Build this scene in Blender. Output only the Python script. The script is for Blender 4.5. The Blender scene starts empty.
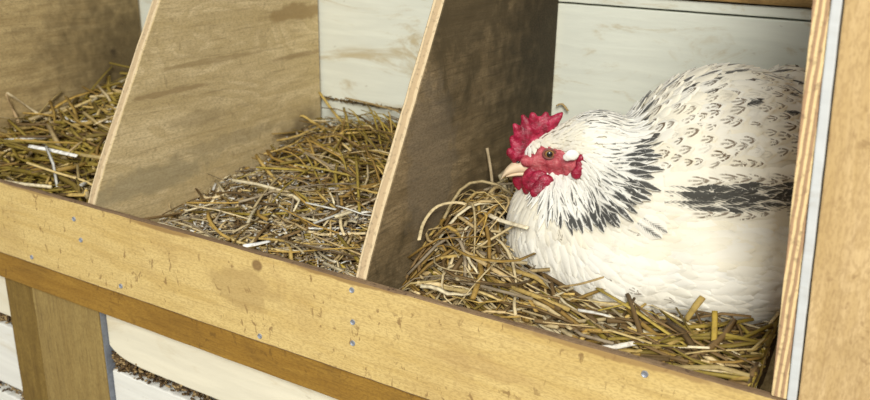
import bpy, bmesh, math, random
import numpy as np
from mathutils import Vector, Matrix, noise
from mathutils.bvhtree import BVHTree

random.seed(7); rng = np.random.default_rng(7)
S = bpy.context.scene
COL = S.collection

# ------------------------------------------------------------------ camera
CAMZ = 1.0                      # camera height above the ground
F_PX, D = 845.66, 0.48
CAM = Vector((0.0, -D, CAMZ))
R = Matrix(((0.858, 0.181, -0.480), (0.513, -0.271, 0.815), (0.018, -0.946, -0.325)))
cd = bpy.data.cameras.new('camera'); cam = bpy.data.objects.new('camera', cd); COL.objects.link(cam)
rx = Vector((R[0][0], R[1][0], R[2][0])).normalized()
fw = Vector((R[0][2], R[1][2], R[2][2])).normalized()
up = rx.cross(fw).normalized(); rx = fw.cross(up).normalized()
cam.matrix_world = Matrix(((rx.x, up.x, -fw.x, CAM.x), (rx.y, up.y, -fw.y, CAM.y), (rx.z, up.z, -fw.z, CAM.z), (0, 0, 0, 1)))
cd.sensor_width = 36; cd.lens = 36 * F_PX / 870; cd.clip_start = 0.02
cd.dof.use_dof = True; cd.dof.focus_distance = 0.66; cd.dof.aperture_fstop = 10
S.camera = cam

# ------------------------------------------------------------------ light
w = bpy.data.worlds.new('world'); S.world = w; w.use_nodes = True
wb = w.node_tree.nodes['Background']
wb.inputs[0].default_value = (0.93, 0.97, 1.0, 1); wb.inputs[1].default_value = 0.52
def area(name, loc, target, size, power, col):
    l = bpy.data.lights.new(name, 'AREA'); l.energy = power; l.size = size; l.color = col
    o = bpy.data.objects.new(name, l); COL.objects.link(o); o.location = loc
    o.rotation_euler = (Vector(target) - Vector(loc)).to_track_quat('-Z', 'Y').to_euler()
area('sky_light', (0.68, -2.0, 2.20), (-0.35, 0.1, 0.75), 0.9, 80, (1.0, 0.97, 0.885))
S.view_settings.view_transform = 'Standard'; S.view_settings.look = 'None'
S.view_settings.gamma = 1; S.view_settings.use_curve_mapping = False
S.view_settings.exposure = 0.0

# ------------------------------------------------------------------ helpers
def aty(px, py, y):
    """the point of the vertical plane y that a measured direction meets"""
    v = Vector(((px - 435), (py - 200), F_PX)); r = R @ v
    return CAM + r * ((y + D) / r.y)
def atz(px, py, z):
    v = Vector(((px - 435), (py - 200), F_PX)); r = R @ v
    return CAM + r * ((z) / r.z)

def atx(px, py, x):
    v = Vector(((px - 435), (py - 200), F_PX)); r = R @ v
    return CAM + r * (x / r.x)
def tag(o, label=None, cat=None, group=None, kind=None):
    if label: o['label'] = label
    if cat: o['category'] = cat
    if group: o['group'] = group
    if kind: o['kind'] = kind
    return o
def empty(name, loc):
    o = bpy.data.objects.new(name, None); COL.objects.link(o); o.location = loc; return o
def link(name, me, mats, parent=None, smooth=False):
    o = bpy.data.objects.new(name, me); COL.objects.link(o)
    if not isinstance(mats, (list, tuple)): mats = [mats]
    for m in mats: me.materials.append(m)
    if smooth: me.polygons.foreach_set('use_smooth', [True] * len(me.polygons))
    if parent:
        o.parent = parent
        if parent.parent is None: o.matrix_parent_inverse = Matrix.Translation(-parent.location)   # parts of a part share its frame
    return o

# ------------------------------------------------------------------ materials
def newmat(name):
    m = bpy.data.materials.new(name); m.use_nodes = True
    return m, m.node_tree, m.node_tree.nodes['Principled BSDF']
def N(t, kind, **kw):
    n = t.nodes.new(kind)
    for k, v in kw.items():
        if k.startswith('i_'):
            k = k[2:]; k = int(k) if k.isdigit() else k.replace('_', ' ')
            n.inputs[k].default_value = v
        else: setattr(n, k, v)
    return n
def ramp(t, fac, stops):
    n = t.nodes.new('ShaderNodeValToRGB'); e = n.color_ramp.elements
    while len(e) < len(stops): e.new(0.5)
    for el, (p, c) in zip(e, stops): el.position = p; el.color = (*c, 1)
    t.links.new(fac, n.inputs[0]); return n.outputs[0]
def mix(t, fac, a, b, mode='MIX'):
    n = t.nodes.new('ShaderNodeMix'); n.data_type = 'RGBA'; n.blend_type = mode
    for s, v in ((0, fac), (6, a), (7, b)):
        if isinstance(v, (int, float)): n.inputs[s].default_value = v
        elif isinstance(v, tuple): n.inputs[s].default_value = (*v, 1)
        else: t.links.new(v, n.inputs[s])
    return n.outputs[2]
def math_(t, op, a, b=None, c=None, clamp=False):
    n = t.nodes.new('ShaderNodeMath'); n.operation = op; n.use_clamp = clamp
    for i, v in enumerate((a, b, c)):
        if v is None: continue
        if isinstance(v, (int, float)): n.inputs[i].default_value = v
        else: t.links.new(v, n.inputs[i])
    return n.outputs[0]
def smooth(t, v, a, b, inv=False):
    n = t.nodes.new('ShaderNodeMapRange'); n.interpolation_type = 'SMOOTHSTEP'
    t.links.new(v, n.inputs[0]); n.inputs[1].default_value = a; n.inputs[2].default_value = b
    n.inputs[3].default_value = 1 if inv else 0; n.inputs[4].default_value = 0 if inv else 1
    return n.outputs[0]
def tex(t, scale, nscale, detail=4, rough=.6, dist=0., loc=(0, 0, 0), rot=(0, 0, 0), vec=None):
    c = vec or N(t, 'ShaderNodeTexCoord').outputs['Object']
    mp = N(t, 'ShaderNodeMapping'); mp.inputs[3].default_value = scale; mp.inputs[1].default_value = loc; mp.inputs[2].default_value = rot
    t.links.new(c, mp.inputs[0])
    n = N(t, 'ShaderNodeTexNoise', i_Scale=nscale, i_Detail=detail, i_Roughness=rough, i_Distortion=dist)
    t.links.new(mp.outputs[0], n.inputs[0]); return n.outputs[0]
def bump(t, b, h, strength, dist=.001):
    n = N(t, 'ShaderNodeBump', i_Strength=strength, i_Distance=dist)
    t.links.new(h, n.inputs['Height']); t.links.new(n.outputs[0], b.inputs['Normal'])

def wood(name, light, mid, dark, along=(1, 0, 0), grain=.6, stains_and_shade=(), spots=0.5, blotch=.5, rough=.75, seed=0., blc=None, bands=.5, fibk=.55):
    """weathered plywood: stretched grain, wandering annual bands, fine pores, blotches and specks"""
    m, t, b = newmat(name)
    st = tuple(.12 if a else 1.0 for a in along)
    g1 = tex(t, st, 55, 6, .65, .6, (seed, seed * 2, seed))
    g2 = tex(t, tuple(.05 if a else 1. for a in along), 420, 3, .6, 0, (seed, 0, 0))
    big = tex(t, tuple(.3 if a else 1. for a in along), 9, 4, .6, 1.4, (seed, seed, 3))
    cyc = math_(t, 'FRACT', math_(t, 'MULTIPLY', big, 11.0))
    line = math_(t, 'MULTIPLY', smooth(t, cyc, .0, .8), smooth(t, cyc, .85, 1.0, True))
    c = ramp(t, g1, [(.36, mid), (.56, light)])
    fib = tex(t, tuple(.06 if a else 1. for a in along), 150, 5, .7, .3, (seed, 2, 7))
    c = mix(t, math_(t, 'MULTIPLY', smooth(t, fib, .48, .66), fibk), c, tuple(.5 * (p + q) for p, q in zip(mid, dark)))
    c = mix(t, math_(t, 'MULTIPLY', line, bands), c, mid, 'MIX')
    c = mix(t, math_(t, 'MULTIPLY', smooth(t, g2, .5, .75), grain), c, dark)
    bl = tex(t, (1, 1, 1), 13, 5, .65, .8, (seed * 3, 1, 2))
    c = mix(t, math_(t, 'MULTIPLY', smooth(t, bl, .50, .72), blotch), c, blc or dark)
    sp = tex(t, (1, 1, .6), 130, 4, .62, .6, (5, seed, 2)); sq = tex(t, (1, 1, 1), 18, 2, .5, 0, (seed, 5, 2))
    c = mix(t, math_(t, 'MULTIPLY', math_(t, 'MULTIPLY', smooth(t, sp, .585, .66), smooth(t, sq, .42, .54)), spots), c, dark)
    co = N(t, 'ShaderNodeTexCoord').outputs['Object']
    for (p, r, k, colr) in stains_and_shade:
        nz = N(t, 'ShaderNodeTexNoise', i_Scale=60., i_Detail=3.)
        t.links.new(co, nz.inputs[0])
        d = N(t, 'ShaderNodeVectorMath', operation='SUBTRACT'); t.links.new(co, d.inputs[0]); d.inputs[1].default_value = p
        s = N(t, 'ShaderNodeVectorMath', operation='DIVIDE'); t.links.new(d.outputs[0], s.inputs[0]); s.inputs[1].default_value = r
        l = N(t, 'ShaderNodeVectorMath', operation='LENGTH'); t.links.new(s.outputs[0], l.inputs[0])
        v = math_(t, 'ADD', l.outputs['Value'], math_(t, 'MULTIPLY', math_(t, 'SUBTRACT', nz.outputs[0], .5), 1.1))
        c = mix(t, math_(t, 'MULTIPLY', smooth(t, v, .55 if k < .9 else .1, 1.0 if k < .9 else 1.25, True), k), c, colr)
    po = tex(t, tuple(.35 if a else 1. for a in along), 800, 2, .6, 0, (seed, 4, 4))
    c = mix(t, math_(t, 'MULTIPLY', smooth(t, po, .44, .62), .38), c, tuple(.35 * p + .65 * q for p, q in zip(mid, dark)))
    t.links.new(c, b.inputs['Base Color']); b.inputs['Roughness'].default_value = rough
    b.inputs['Specular IOR Level'].default_value = .25
    bump(t, b, math_(t, 'ADD', math_(t, 'MULTIPLY', g2, .5), g1), .35, .0012)
    return m

def ply_edge(name, a, b_, ax=0, freq=1.0):
    """edge of plywood: thin veneers across the thickness (local axis ax), frayed along the length"""
    m, t, b = newmat(name)
    co = N(t, 'ShaderNodeTexCoord').outputs['Object']
    sx = N(t, 'ShaderNodeSeparateXYZ'); t.links.new(co, sx.inputs[0])
    nz = tex(t, (1, 1, 1), 45, 4, .6)
    v = math_(t, 'ADD', math_(t, 'MULTIPLY', sx.outputs[ax], 1 / .0034 * freq), math_(t, 'MULTIPLY', nz, .5))
    f = math_(t, 'FRACT', v)
    l = math_(t, 'MULTIPLY', smooth(t, f, .35, .5), smooth(t, f, .85, 1., True))
    c = mix(t, l, a, b_)
    n2 = tex(t, (1, 1, 1), 260, 3, .7)
    c = mix(t, math_(t, 'MULTIPLY', smooth(t, n2, .52, .7), .55), c, tuple(x * .45 for x in b_))
    t.links.new(c, b.inputs['Base Color']); b.inputs['Roughness'].default_value = .85
    bump(t, b, math_(t, 'ADD', n2, l), .5, .0012)
    return m

def paint(name, col, dirt, k=.5, seed=0.):
    """old white paint: drag marks, dirt rubs, bare spots"""
    m, t, b = newmat(name)
    g = tex(t, (.1, 1, 1), 90, 5, .6, .3, (seed, 0, 0))
    c = mix(t, smooth(t, g, .35, .75), tuple(x * .90 for x in col), col)
    d = tex(t, (.35, 1, 1), 22, 6, .7, .9, (seed, 4, 1))
    c = mix(t, math_(t, 'MULTIPLY', smooth(t, d, .52, .68), k), c, dirt)
    s = tex(t, (.5, 1, 1), 70, 3, .6, .2, (seed, 1, 1))
    c = mix(t, math_(t, 'MULTIPLY', smooth(t, s, .66, .76), k), c, tuple(x * .5 for x in dirt))
    t.links.new(c, b.inputs['Base Color']); b.inputs['Roughness'].default_value = .6
    bump(t, b, math_(t, 'ADD', g, d), .3, .0012)
    return m

def plain(name, col, rough=.6, nz=0., scale=200, metal=0., b2=.3, coat=0.):
    m, t, b = newmat(name)
    n = tex(t, (1, 1, 1), scale, 4, .6)
    c = mix(t, math_(t, 'MULTIPLY', smooth(t, n, .35, .7), nz), col, tuple(x * .4 for x in col))
    t.links.new(c, b.inputs['Base Color']); b.inputs['Roughness'].default_value = rough; b.inputs['Metallic'].default_value = metal
    b.inputs['Coat Weight'].default_value = coat
    bump(t, b, n, b2, .0008)
    return m

M = {}
M['front'] = wood('front_plywood', (.76, .57, .235), (.65, .46, .165), (.22, .12, .045), (1, 0, 0), .25, blotch=.30, spots=.75, seed=2.1, blc=(.48, .31, .12), bands=.25, fibk=.22,
    stains_and_shade=[((-.470, 0, CAMZ - .306), (.050, .05, .022), .55, (.42, .28, .11)), ((-.452, 0, CAMZ - .281), (.0065, .02, .0065), .85, (.20, .11, .045)),
            ((-.24, 0, .690), (.05, .05, .010), .35, (.45, .28, .11)), ((-.80, 0, .672), (.03, .05, .008), .25, (.45, .30, .12)),
            ((-.56, 0, .728), (.05, .05, .004), .8, (.30, .17, .06)), ((-.36, 0, .729), (.07, .05, .0035), .8, (.28, .16, .06)), ((-.15, 0, .728), (.09, .05, .004), .7, (.32, .18, .07)), ((-.75, 0, .729), (.06, .05, .003), .7, (.30, .18, .07))])
M['front_top'] = wood('worn_top_edge', (.30, .20, .11), (.20, .125, .065), (.07, .04, .025), (1, 0, 0), .7, spots=.9, seed=4)
M['ledger'] = wood('brown_stained_strip', (.40, .225, .040), (.32, .17, .028), (.11, .055, .015), (1, 0, 0), .4, spots=.5, seed=5, blotch=.3, fibk=.3)
M['post_dark'] = wood('dark_post_wood', (.27, .175, .045), (.20, .125, .030), (.08, .045, .018), (0, 0, 1), .5, spots=.2, seed=6, blotch=.2, fibk=.3)
M['post'] = wood('post_plywood', (.38, .27, .095), (.31, .21, .07), (.12, .075, .03), (0, 0, 1), .5, spots=.2, seed=7, blotch=.25, bands=.3, fibk=.3)
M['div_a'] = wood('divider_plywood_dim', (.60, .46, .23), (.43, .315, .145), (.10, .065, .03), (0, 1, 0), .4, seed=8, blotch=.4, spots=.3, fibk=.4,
    stains_and_shade=[((0, .345, .80), (.05, .17, .15), .92, (.09, .065, .03)), ((0, .300, .806), (.05, .008, .009), .95, (.03, .02, .012)), ((0, .075, .80), (.05, .006, .03), .9, (.05, .03, .02))])  # broad first patch paints the shade deep in the left box into the wood
M['div_b'] = wood('divider_plywood_pale', (.76, .61, .35), (.56, .43, .215), (.17, .11, .05), (0, 1, 0), .4, seed=9.3, blotch=.42, spots=.3, blc=(.36, .27, .14), bands=.65, fibk=.28,
    stains_and_shade=[((0, atx(px, py, -.66).y, atx(px, py, -.66).z), (.05, ry, rz), k, c) for (px, py, ry, rz, k, c) in
            [(298, 12, .07, .012, .75, (.33, .22, .09)), (215, 60, .09, .004, .6, (.34, .24, .11)), (170, 92, .06, .0035, .6, (.30, .20, .09)), (200, 118, .05, .010, .45, (.33, .25, .13)),
             (150, 180, .10, .018, .6, (.33, .28, .17)), (230, 140, .10, .010, .5, (.34, .27, .15)), (300, 55, .06, .004, .6, (.30, .20, .09)), (305, 130, .05, .03, .93, (.20, .15, .08))]])
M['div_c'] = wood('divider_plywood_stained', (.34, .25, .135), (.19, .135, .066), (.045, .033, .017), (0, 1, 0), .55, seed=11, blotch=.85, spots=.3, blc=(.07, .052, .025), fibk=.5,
    stains_and_shade=[((0, .10, .80), (.05, .05, .09), .5, (.20, .165, .12)), ((0, .33, .88), (.05, .18, .25), .94, (.026, .020, .009)), ((0, .14, .93), (.05, .12, .06), .7, (.08, .06, .03))])
M['panel'] = wood('end_panel_plywood', (.68, .49, .25), (.54, .37, .165), (.25, .14, .06), (0, 0, 1), .3, seed=13, blotch=.4, spots=.5, blc=(.42, .28, .12), fibk=.25)
M['edge_pink'] = ply_edge('ply_edge_pinkish', (.68, .53, .32), (.52, .38, .22), freq=.34)
M['edge_tan'] = ply_edge('ply_edge_layered', (.82, .62, .32), (.44, .27, .15), freq=1.0)
M['white_back'] = paint('white_paint_inside', (.76, .78, .68), (.46, .36, .18), .75, 1.3)
M['white_wall'] = paint('cream_paint_wall', (.90, .84, .66), (.55, .42, .22), .35, 3.3)
M['white_wall2'] = paint('white_paint_wall', (.92, .91, .84), (.55, .45, .25), .35, 5.3)
M['white_strip'] = paint('white_paint_strip', (.66, .68, .68), (.45, .42, .36), .5, 8.3)
M['brown_top'] = wood('back_rail_wood', (.42, .27, .10), (.30, .18, .06), (.10, .06, .02), (1, 0, 0), .5, seed=17)
M['screw'] = plain('zinc_screw', (.42, .45, .52), .45, .3, 900, .6)
M['ground'] = plain('earth', (.30, .25, .17), .95, .5, 14)
M['bluegrey'] = plain('grey_blue_edge', (.20, .22, .26), .7, .4)

# ------------------------------------------------------------------ timber
def jitter_edges(bm, amt, seed, freq=60):
    for v in bm.verts:
        n = noise.noise_vector(v.co * freq + Vector((seed, 0, 0)))
        n2 = noise.noise_vector(v.co * freq * 4 + Vector((seed, 9, 0)))
        v.co += (n * .6 + n2 * .4) * amt
def board(x0, x1, y0, y1, z0, z1, bev=.0008, cuts=0, amt=0., seed=0, shear=None, axis=0, topmat=False):
    bm = bmesh.new(); bmesh.ops.create_cube(bm, size=1)
    for v in bm.verts:
        v.co = Vector((x0 + (v.co.x + .5) * (x1 - x0), y0 + (v.co.y + .5) * (y1 - y0), z0 + (v.co.z + .5) * (z1 - z0)))
    if cuts:
        ed = [e for e in bm.edges if abs((e.verts[0].co - e.verts[1].co)[axis]) > 1e-5]
        bmesh.ops.subdivide_edges(bm, edges=ed, cuts=cuts, use_grid_fill=True)
    if topmat:
        for f in bm.faces:
            f.normal_update()
            if f.normal.z > .9: f.material_index = 1
    if bev:
        ed = [e for e in bm.edges if len(e.link_faces) == 2 and e.calc_face_angle(0) > .5]
        bmesh.ops.bevel(bm, geom=ed, offset=bev, segments=2, affect='EDGES', profile=.6, material=1 if topmat else -1)
    if shear:
        for v in bm.verts: v.co.x += shear * (v.co.z - z0)
    if amt: jitter_edges(bm, amt, seed)
    me = bpy.data.meshes.new('board'); bm.to_mesh(me); bm.free(); return me

ZB0, ZB1 = CAMZ - .353, CAMZ - .270      # front board
nest = empty('nest_box', (-.5, 0, .60))
tag(nest, 'row of plywood nest boxes with slanted dividers and a long yellowish front board', 'nest box')
fb = link('front_board', board(-1.65, .35, 0, .0058, ZB0, ZB1, .0010, 170, .0007, 1, topmat=True), [M['front'], M['front_top']], nest)
fb['label'] = 'yellowish plywood front board with dark worn top edge'
def screw(x, z):
    bm = bmesh.new()
    bmesh.ops.create_cone(bm, cap_ends=True, segments=14, radius1=.0026, radius2=.0021, depth=.0012)
    top = max(bm.faces, key=lambda f: f.calc_center_median().z)
    r = bmesh.ops.inset_region(bm, faces=[top], thickness=.0011, depth=-.0006)
    for v in bm.verts: v.co = Vector((v.co.x, -v.co.z, v.co.y)) + Vector((x, -.0003, z))
    me = bpy.data.meshes.new('screw'); bm.to_mesh(me); bm.free()
    link('screw', me, M['screw'], fb)
for px, py in [(352, 290), (353, 322), (353, 343), (260, 336), (74, 219), (81, 240), (121, 286), (32, 257), (645, 374)]:
    p = aty(px, py, 0); screw(p.x, p.z)
ld = link('ledger_strip', board(-1.65, .35, .005, .020, CAMZ - .386, ZB0 - .0002, .001, 60, .0005, 3), M['ledger'], nest)
ld['label'] = 'brown stained strip under the front board'
fl = link('floor_board', board(-1.65, .35, .0065, .352, CAMZ - .353, CAMZ - .343, .0005), M['div_a'], nest)
fl['label'] = 'plywood nest floor under the straw'

def divider(xr, t, face, edge, top=CAMZ + .06, label='', seed=0):
    """slanted-front plywood divider: profile in y-z extruded over the thickness; local x = 0 at the right face"""
    zb = ZB0 + .0105
    prof = [(.0065, zb)]
    zz = ZB1 - .004; prof.append((.0065, zz))
    n = 26
    for i in range(n + 1):
        z = ZB1 + (top - ZB1) * i / n
        h = z - ZB1
        y = .0066 + .57 * h - .004 * (1 - math.exp(-h / .02)) + .0008 * noise.noise(Vector((seed, h * 90, 0)))
        prof.append((max(y, .0062), z))
    prof += [(.351, top), (.351, zb)]
    bm = bmesh.new()
    a = [bm.verts.new((0, y, z)) for y, z in prof]; b = [bm.verts.new((-t, y, z)) for y, z in prof]
    bm.faces.new(a); bm.faces.new(b[::-1])
    k = len(prof)
    for i in range(k):
        f = bm.faces.new((a[i], b[i], b[(i + 1) % k], a[(i + 1) % k])); f.material_index = 1
    bmesh.ops.recalc_face_normals(bm, faces=bm.faces)
    ed = [e for e in bm.edges if len(e.link_faces) == 2 and e.calc_face_angle(0) > 1.2 and abs(e.verts[0].co.x - e.verts[1].co.x) < 1e-6]
    bmesh.ops.bevel(bm, geom=ed, offset=.0007, segments=1, affect='EDGES')
    me = bpy.data.meshes.new('divider'); bm.to_mesh(me); bm.free()
    o = link('divider', me, [face, edge], nest); 
    o.location = (xr, 0, 0); o['label'] = label
    return o
divider(-1.300, .011, M['div_b'], M['edge_pink'], label='outermost divider beyond the left nest box', seed=5)
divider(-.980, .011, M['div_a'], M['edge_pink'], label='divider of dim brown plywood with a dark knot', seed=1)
divider(-.660, .011, M['div_b'], M['edge_pink'], label='pale plywood divider with wavy grain', seed=2)
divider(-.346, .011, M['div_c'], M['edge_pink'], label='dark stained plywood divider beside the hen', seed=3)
SH = -.052                                   # the right end leans a little to the left
zt = CAMZ + .06
dv = link('divider', board(-.0485, -.0402, .0005, .351, ZB1 + .0005, zt, .0006, 40, .0004, 5, SH, 2), M['edge_tan'], nest)
dv['label'] = 'right hand divider seen edge on with layered plywood edge'
link('batten', board(-.0398, -.0345, -.0005, .018, ZB1 + .0005, zt, .001, 40, .0004, 6, SH, 2), M['white_strip'], nest)['label'] = 'narrow white painted batten'
ep = link('end_panel', board(-.0335, .30, -.002, .010, ZB1 + .0005, zt, .001, 40, .0003, 7, SH, 2), M['panel'], nest)
ep['label'] = 'wide orange-brown plywood end panel'

# back wall of white boards inside the boxes (setting)
wbk = link('wall_back', board(-1.65, .35, .372, .384, .55, 1.12, 0), M['white_back']); tag(wbk, 'white painted boarded wall behind the nest boxes', kind='structure')
ys = .356
for (z0, z1, dy) in [(-.367, -.2298, .003), (-.2278, -.0900, .0), (-.0882, -.0785, .002)]:
    bm_me = board(-1.63, .33, ys + dy, ys + dy + .012, CAMZ + z0, CAMZ + z1, .0012, 120, .0005, z0 * 50)
    link('plank', bm_me, M['white_back'], wbk)
link('plank', board(-1.63, .33, ys - .003, ys + .012, CAMZ - .077, CAMZ + .06, .001, 60, .0006, 2), M['brown_top'], wbk)['label'] = 'brown rail above the white boards'

# coop wall below (setting)
wf = link('wall_front', board(-1.65, .35, .050, .062, 0.0, ZB0 - .004, 0), M['post_dark']); tag(wf, 'weathered timber wall below the nest boxes', kind='structure')
zs = [(-.3865, -.4460), (-.4600, -.5430), (-.5570, -.650), (-.660, -.752), (-.76, -.852), (-.86, -.95)]
for i, (a, b) in enumerate(zs):
    for (xa, xb) in ((-1.64, -.8405), (-.6812, .34)):
        me = board(xa, xb, .019, .049, CAMZ + b, CAMZ + a, .0015, 150, .0, i)
        for v in me.vertices:                      # gnawed edges along the gaps
            top_e = abs(v.co.z - (CAMZ + a)) < .002; bot = abs(v.co.z - (CAMZ + b)) < .002
            s = noise.noise(Vector((v.co.x * 55, i * 7, 1))) * .0028 + noise.noise(Vector((v.co.x * 210, i, 4))) * .0014
            if top_e and i: v.co.z -= abs(s)
            if bot:
                v.co.z += abs(s) * .5
                if xa > -.7: v.co.z += .013 * math.exp(-(v.co.x + .680) / .016)
        link('plank', me, M['white_wall'] if i == 0 else M['white_wall2'], wf)
post = empty('support_post', (-.75, .03, .0))
tag(post, 'olive brown two-board wooden post below the front board', 'post')
link('post_board', board(-.840, -.7905, .0135, .049, .0, CAMZ - .3865, .001, 30, .0006, 3, None, 2), M['post_dark'], post)['label'] = 'darker narrow left board of the post'
link('post_board', board(-.7900, -.6835, .012, .049, .0, CAMZ - .3865, .001, 30, .0006, 4, None, 2), M['post'], post)['label'] = 'lighter wide right board of the post'
link('side_flashing', board(-.6830, -.6820, .0135, .049, .0, CAMZ - .3865, .0004, 20, .0005, 4, None, 2), M['bluegrey'], post)['label'] = 'thin blue-grey strip along the post edge'
g = link('floor', board(-4, 4, -4, 4, -.05, 0, 0), M['ground']); tag(g, 'bare earth ground', kind='structure')

# splinters hanging under the strip
# ------------------------------------------------------------------ straw
def straw_mat():
    m, t, b = newmat('straw')
    a = N(t, 'ShaderNodeAttribute', attribute_name='col')
    n = tex(t, (1, 1, 1), 240, 3, .6)
    c = mix(t, math_(t, 'MULTIPLY', smooth(t, n, .42, .7), .45), a.outputs['Color'], (.16, .10, .04))
    t.links.new(c, b.inputs['Base Color']); b.inputs['Roughness'].default_value = .6
    b.inputs['Specular IOR Level'].default_value = .22
    bump(t, b, n, .3, .0006); return m
M['straw'] = straw_mat()
PAL = dict(gold=[(.52, .34, .085), (.60, .42, .13), (.40, .25, .06), (.66, .50, .21), (.33, .20, .05)],
           olive=[(.38, .28, .05), (.28, .20, .03), (.46, .34, .07), (.22, .155, .03)],
           pale=[(.76, .62, .36), (.70, .55, .29), (.84, .73, .48), (.62, .46, .22)],
           dark=[(.17, .105, .04), (.12, .075, .03), (.24, .15, .06)],
           white=[(.90, .87, .78), (.82, .80, .72)], grey=[(.40, .32, .21), (.30, .24, .16), (.48, .39, .26)])
class Pile:
    def __init__(s): s.v = []; s.f = []; s.c = []
    def stalk(s, pts, wd, th, col, flat_n=None, taper=.5, sec=4):
        """a bent flattened tube through pts"""
        n = len(pts); base = len(s.v)
        for i, p in enumerate(pts):
            d = (pts[min(i + 1, n - 1)] - pts[max(i - 1, 0)]).normalized()
            nn = (flat_n or Vector((0, 0, 1))); sd = d.cross(nn)
            if sd.length < 1e-4: sd = d.cross(Vector((0, 1, 0)))
            sd.normalize(); nu = sd.cross(d).normalized()
            k = 1 - taper * abs(i / (n - 1) - .4) ** 2
            for j in range(sec):
                a = 2 * math.pi * j / sec
                s.v.append(p + sd * (math.cos(a) * wd * .5 * k) + nu * (math.sin(a) * th * .5 * k)); s.c.append(col)
        for i in range(n - 1):
            for j in range(sec):
                a = base + i * sec + j; b = base + i * sec + (j + 1) % sec
                s.f.append((a, b, b + sec, a + sec))
        s.f.append(tuple(base + j for j in range(sec))[::-1]); s.f.append(tuple(base + (n - 1) * sec + j for j in range(sec)))
    def build(s, name, mat, parent=None, smooth=True):
        me = bpy.data.meshes.new(name); me.from_pydata([tuple(v) for v in s.v], [], s.f)
        ca = me.color_attributes.new('col', 'FLOAT_COLOR', 'POINT')
        buf = np.ones((len(s.v), 4), 'f'); buf[:, :3] = np.array(s.c); ca.data.foreach_set('color', buf.ravel())
        return link(name, me, mat, parent, smooth)
def pick(weights):
    k = random.choices(list(weights), list(weights.values()))[0]
    c = random.choice(PAL[k]); f = random.uniform(.6, 1.15)
    return tuple(min(1, x * f) for x in c)

def bed(h, x0, x1, y0, y1, count, wfun, lenr, angf, widr=(.0016, .0042), avoid=None, layer=.012, chaff=0, chaffw=None, chaffreg=None, poke=.12, lim=None):
    """straw bed: mound surface h(x, y), crossing bent stalks laid over it, chaff between"""
    P = Pile()
    nx, ny = 40, 44; base = 0
    for j in range(ny):
        for i in range(nx):
            x = x0 + (x1 - x0) * i / (nx - 1); y = y0 + (y1 - y0) * j / (ny - 1)
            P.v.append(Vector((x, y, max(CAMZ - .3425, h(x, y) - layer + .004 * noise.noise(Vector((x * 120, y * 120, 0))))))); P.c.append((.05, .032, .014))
    for j in range(ny - 1):
        for i in range(nx - 1):
            a = j * nx + i; P.f.append((a, a + 1, a + nx + 1, a + nx))
    tries = 0; made = 0
    while made < count and tries < count * 6:
        tries += 1
        x = random.uniform(x0, x1); y = random.uniform(y0, y1)
        L = random.uniform(*lenr) * random.choice((.6, 1, 1)); a = angf(x, y)
        dx, dy = math.cos(a) * L / 2, math.sin(a) * L / 2
        nseg = 5; bend = random.gauss(0, .13) * L; tilt = random.gauss(0, poke) * L; lay = random.uniform(-layer, .004)
        kink = random.random() < .25; ks = random.uniform(-.25, .25) * L
        pts = []; ok = True
        for i in range(nseg + 1):
            s = i / nseg * 2 - 1
            off = bend * (1 - s * s) + (ks * max(0, s) if kink else 0)
            px, py = x + dx * s - dy / L * 2 * off, y + dy * s + dx / L * 2 * off
            if not (x0 + .002 < px < x1 - .002 and y0 + .002 < py < y1 - .002):
                if i == 0: ok = False; break
                px = min(max(px, x0 + .003), x1 - .003); py = min(max(py, y0 + .003), y1 - .003)
            hz = h(px, py); hc = h(x, y)
            z = .55 * hz + .45 * hc + lay + tilt * s + .002
            z = max(z, hz - layer - .002, CAMZ - .341)
            if lim: z = min(z, hz + lim)
            p = Vector((px, py, z))
            if avoid and avoid(p): ok = False; break
            pts.append(p)
        if not ok or len(pts) < 3: continue
        if (pts[0] - pts[-1]).length < .01: continue
        wd = random.uniform(*widr)
        fn = Vector((random.gauss(0, .5), random.gauss(0, .5), 1)).normalized()
        P.stalk(pts, wd, wd * random.choice((.25, .5, .8)), wfun(x, y, lay), fn)
        made += 1
    made = 0
    while made < chaff:
        x = random.uniform(x0 + .004, x1 - .004); y = random.uniform(y0 + .003, y1 - .004)
        if chaffreg and random.random() > chaffreg(x, y): continue
        a = random.uniform(0, 6.28); L = random.uniform(.003, .013)
        z = h(x, y) + random.uniform(-.004, .003)
        p = Vector((x, y, z)); d = Vector((math.cos(a), math.sin(a), random.gauss(0, .35))) * L / 2
        q = [p - d, p + Vector((0, 0, L * .08)), p + d]
        if any(not (x0 < k.x < x1 and y0 < k.y < y1) for k in q): made += 1; continue
        if avoid and avoid(p): made += 1; continue
        P.stalk(q, random.uniform(.0012, .0035), .0008, chaffw(), Vector((random.gauss(0, .5), random.gauss(0, .5), 1)).normalized())
        made += 1
    return P
def sst(x, a, b):
    t = min(1, max(0, (x - a) / (b - a))); return t * t * (3 - 2 * t)
def nz2(x, y, s, k=0): return noise.noise(Vector((x * s, y * s, k)))

# left box
def h0(x, y):
    return CAMZ - .279 + .044 * sst(y, .05, .30) + .000 * sst(x, -.80, -.68) * sst(y, .1, .3) + .006 * nz2(x, y, 22)
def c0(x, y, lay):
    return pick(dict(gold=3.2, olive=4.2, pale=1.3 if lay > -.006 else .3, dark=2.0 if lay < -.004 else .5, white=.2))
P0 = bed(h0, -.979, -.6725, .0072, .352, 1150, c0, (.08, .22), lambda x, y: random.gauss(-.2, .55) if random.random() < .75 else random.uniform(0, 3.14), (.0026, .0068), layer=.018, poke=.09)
tag(P0.build('straw_bedding', M['straw']), 'olive and gold long straw heaped in the left nest box', 'straw', kind='stuff')
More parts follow.
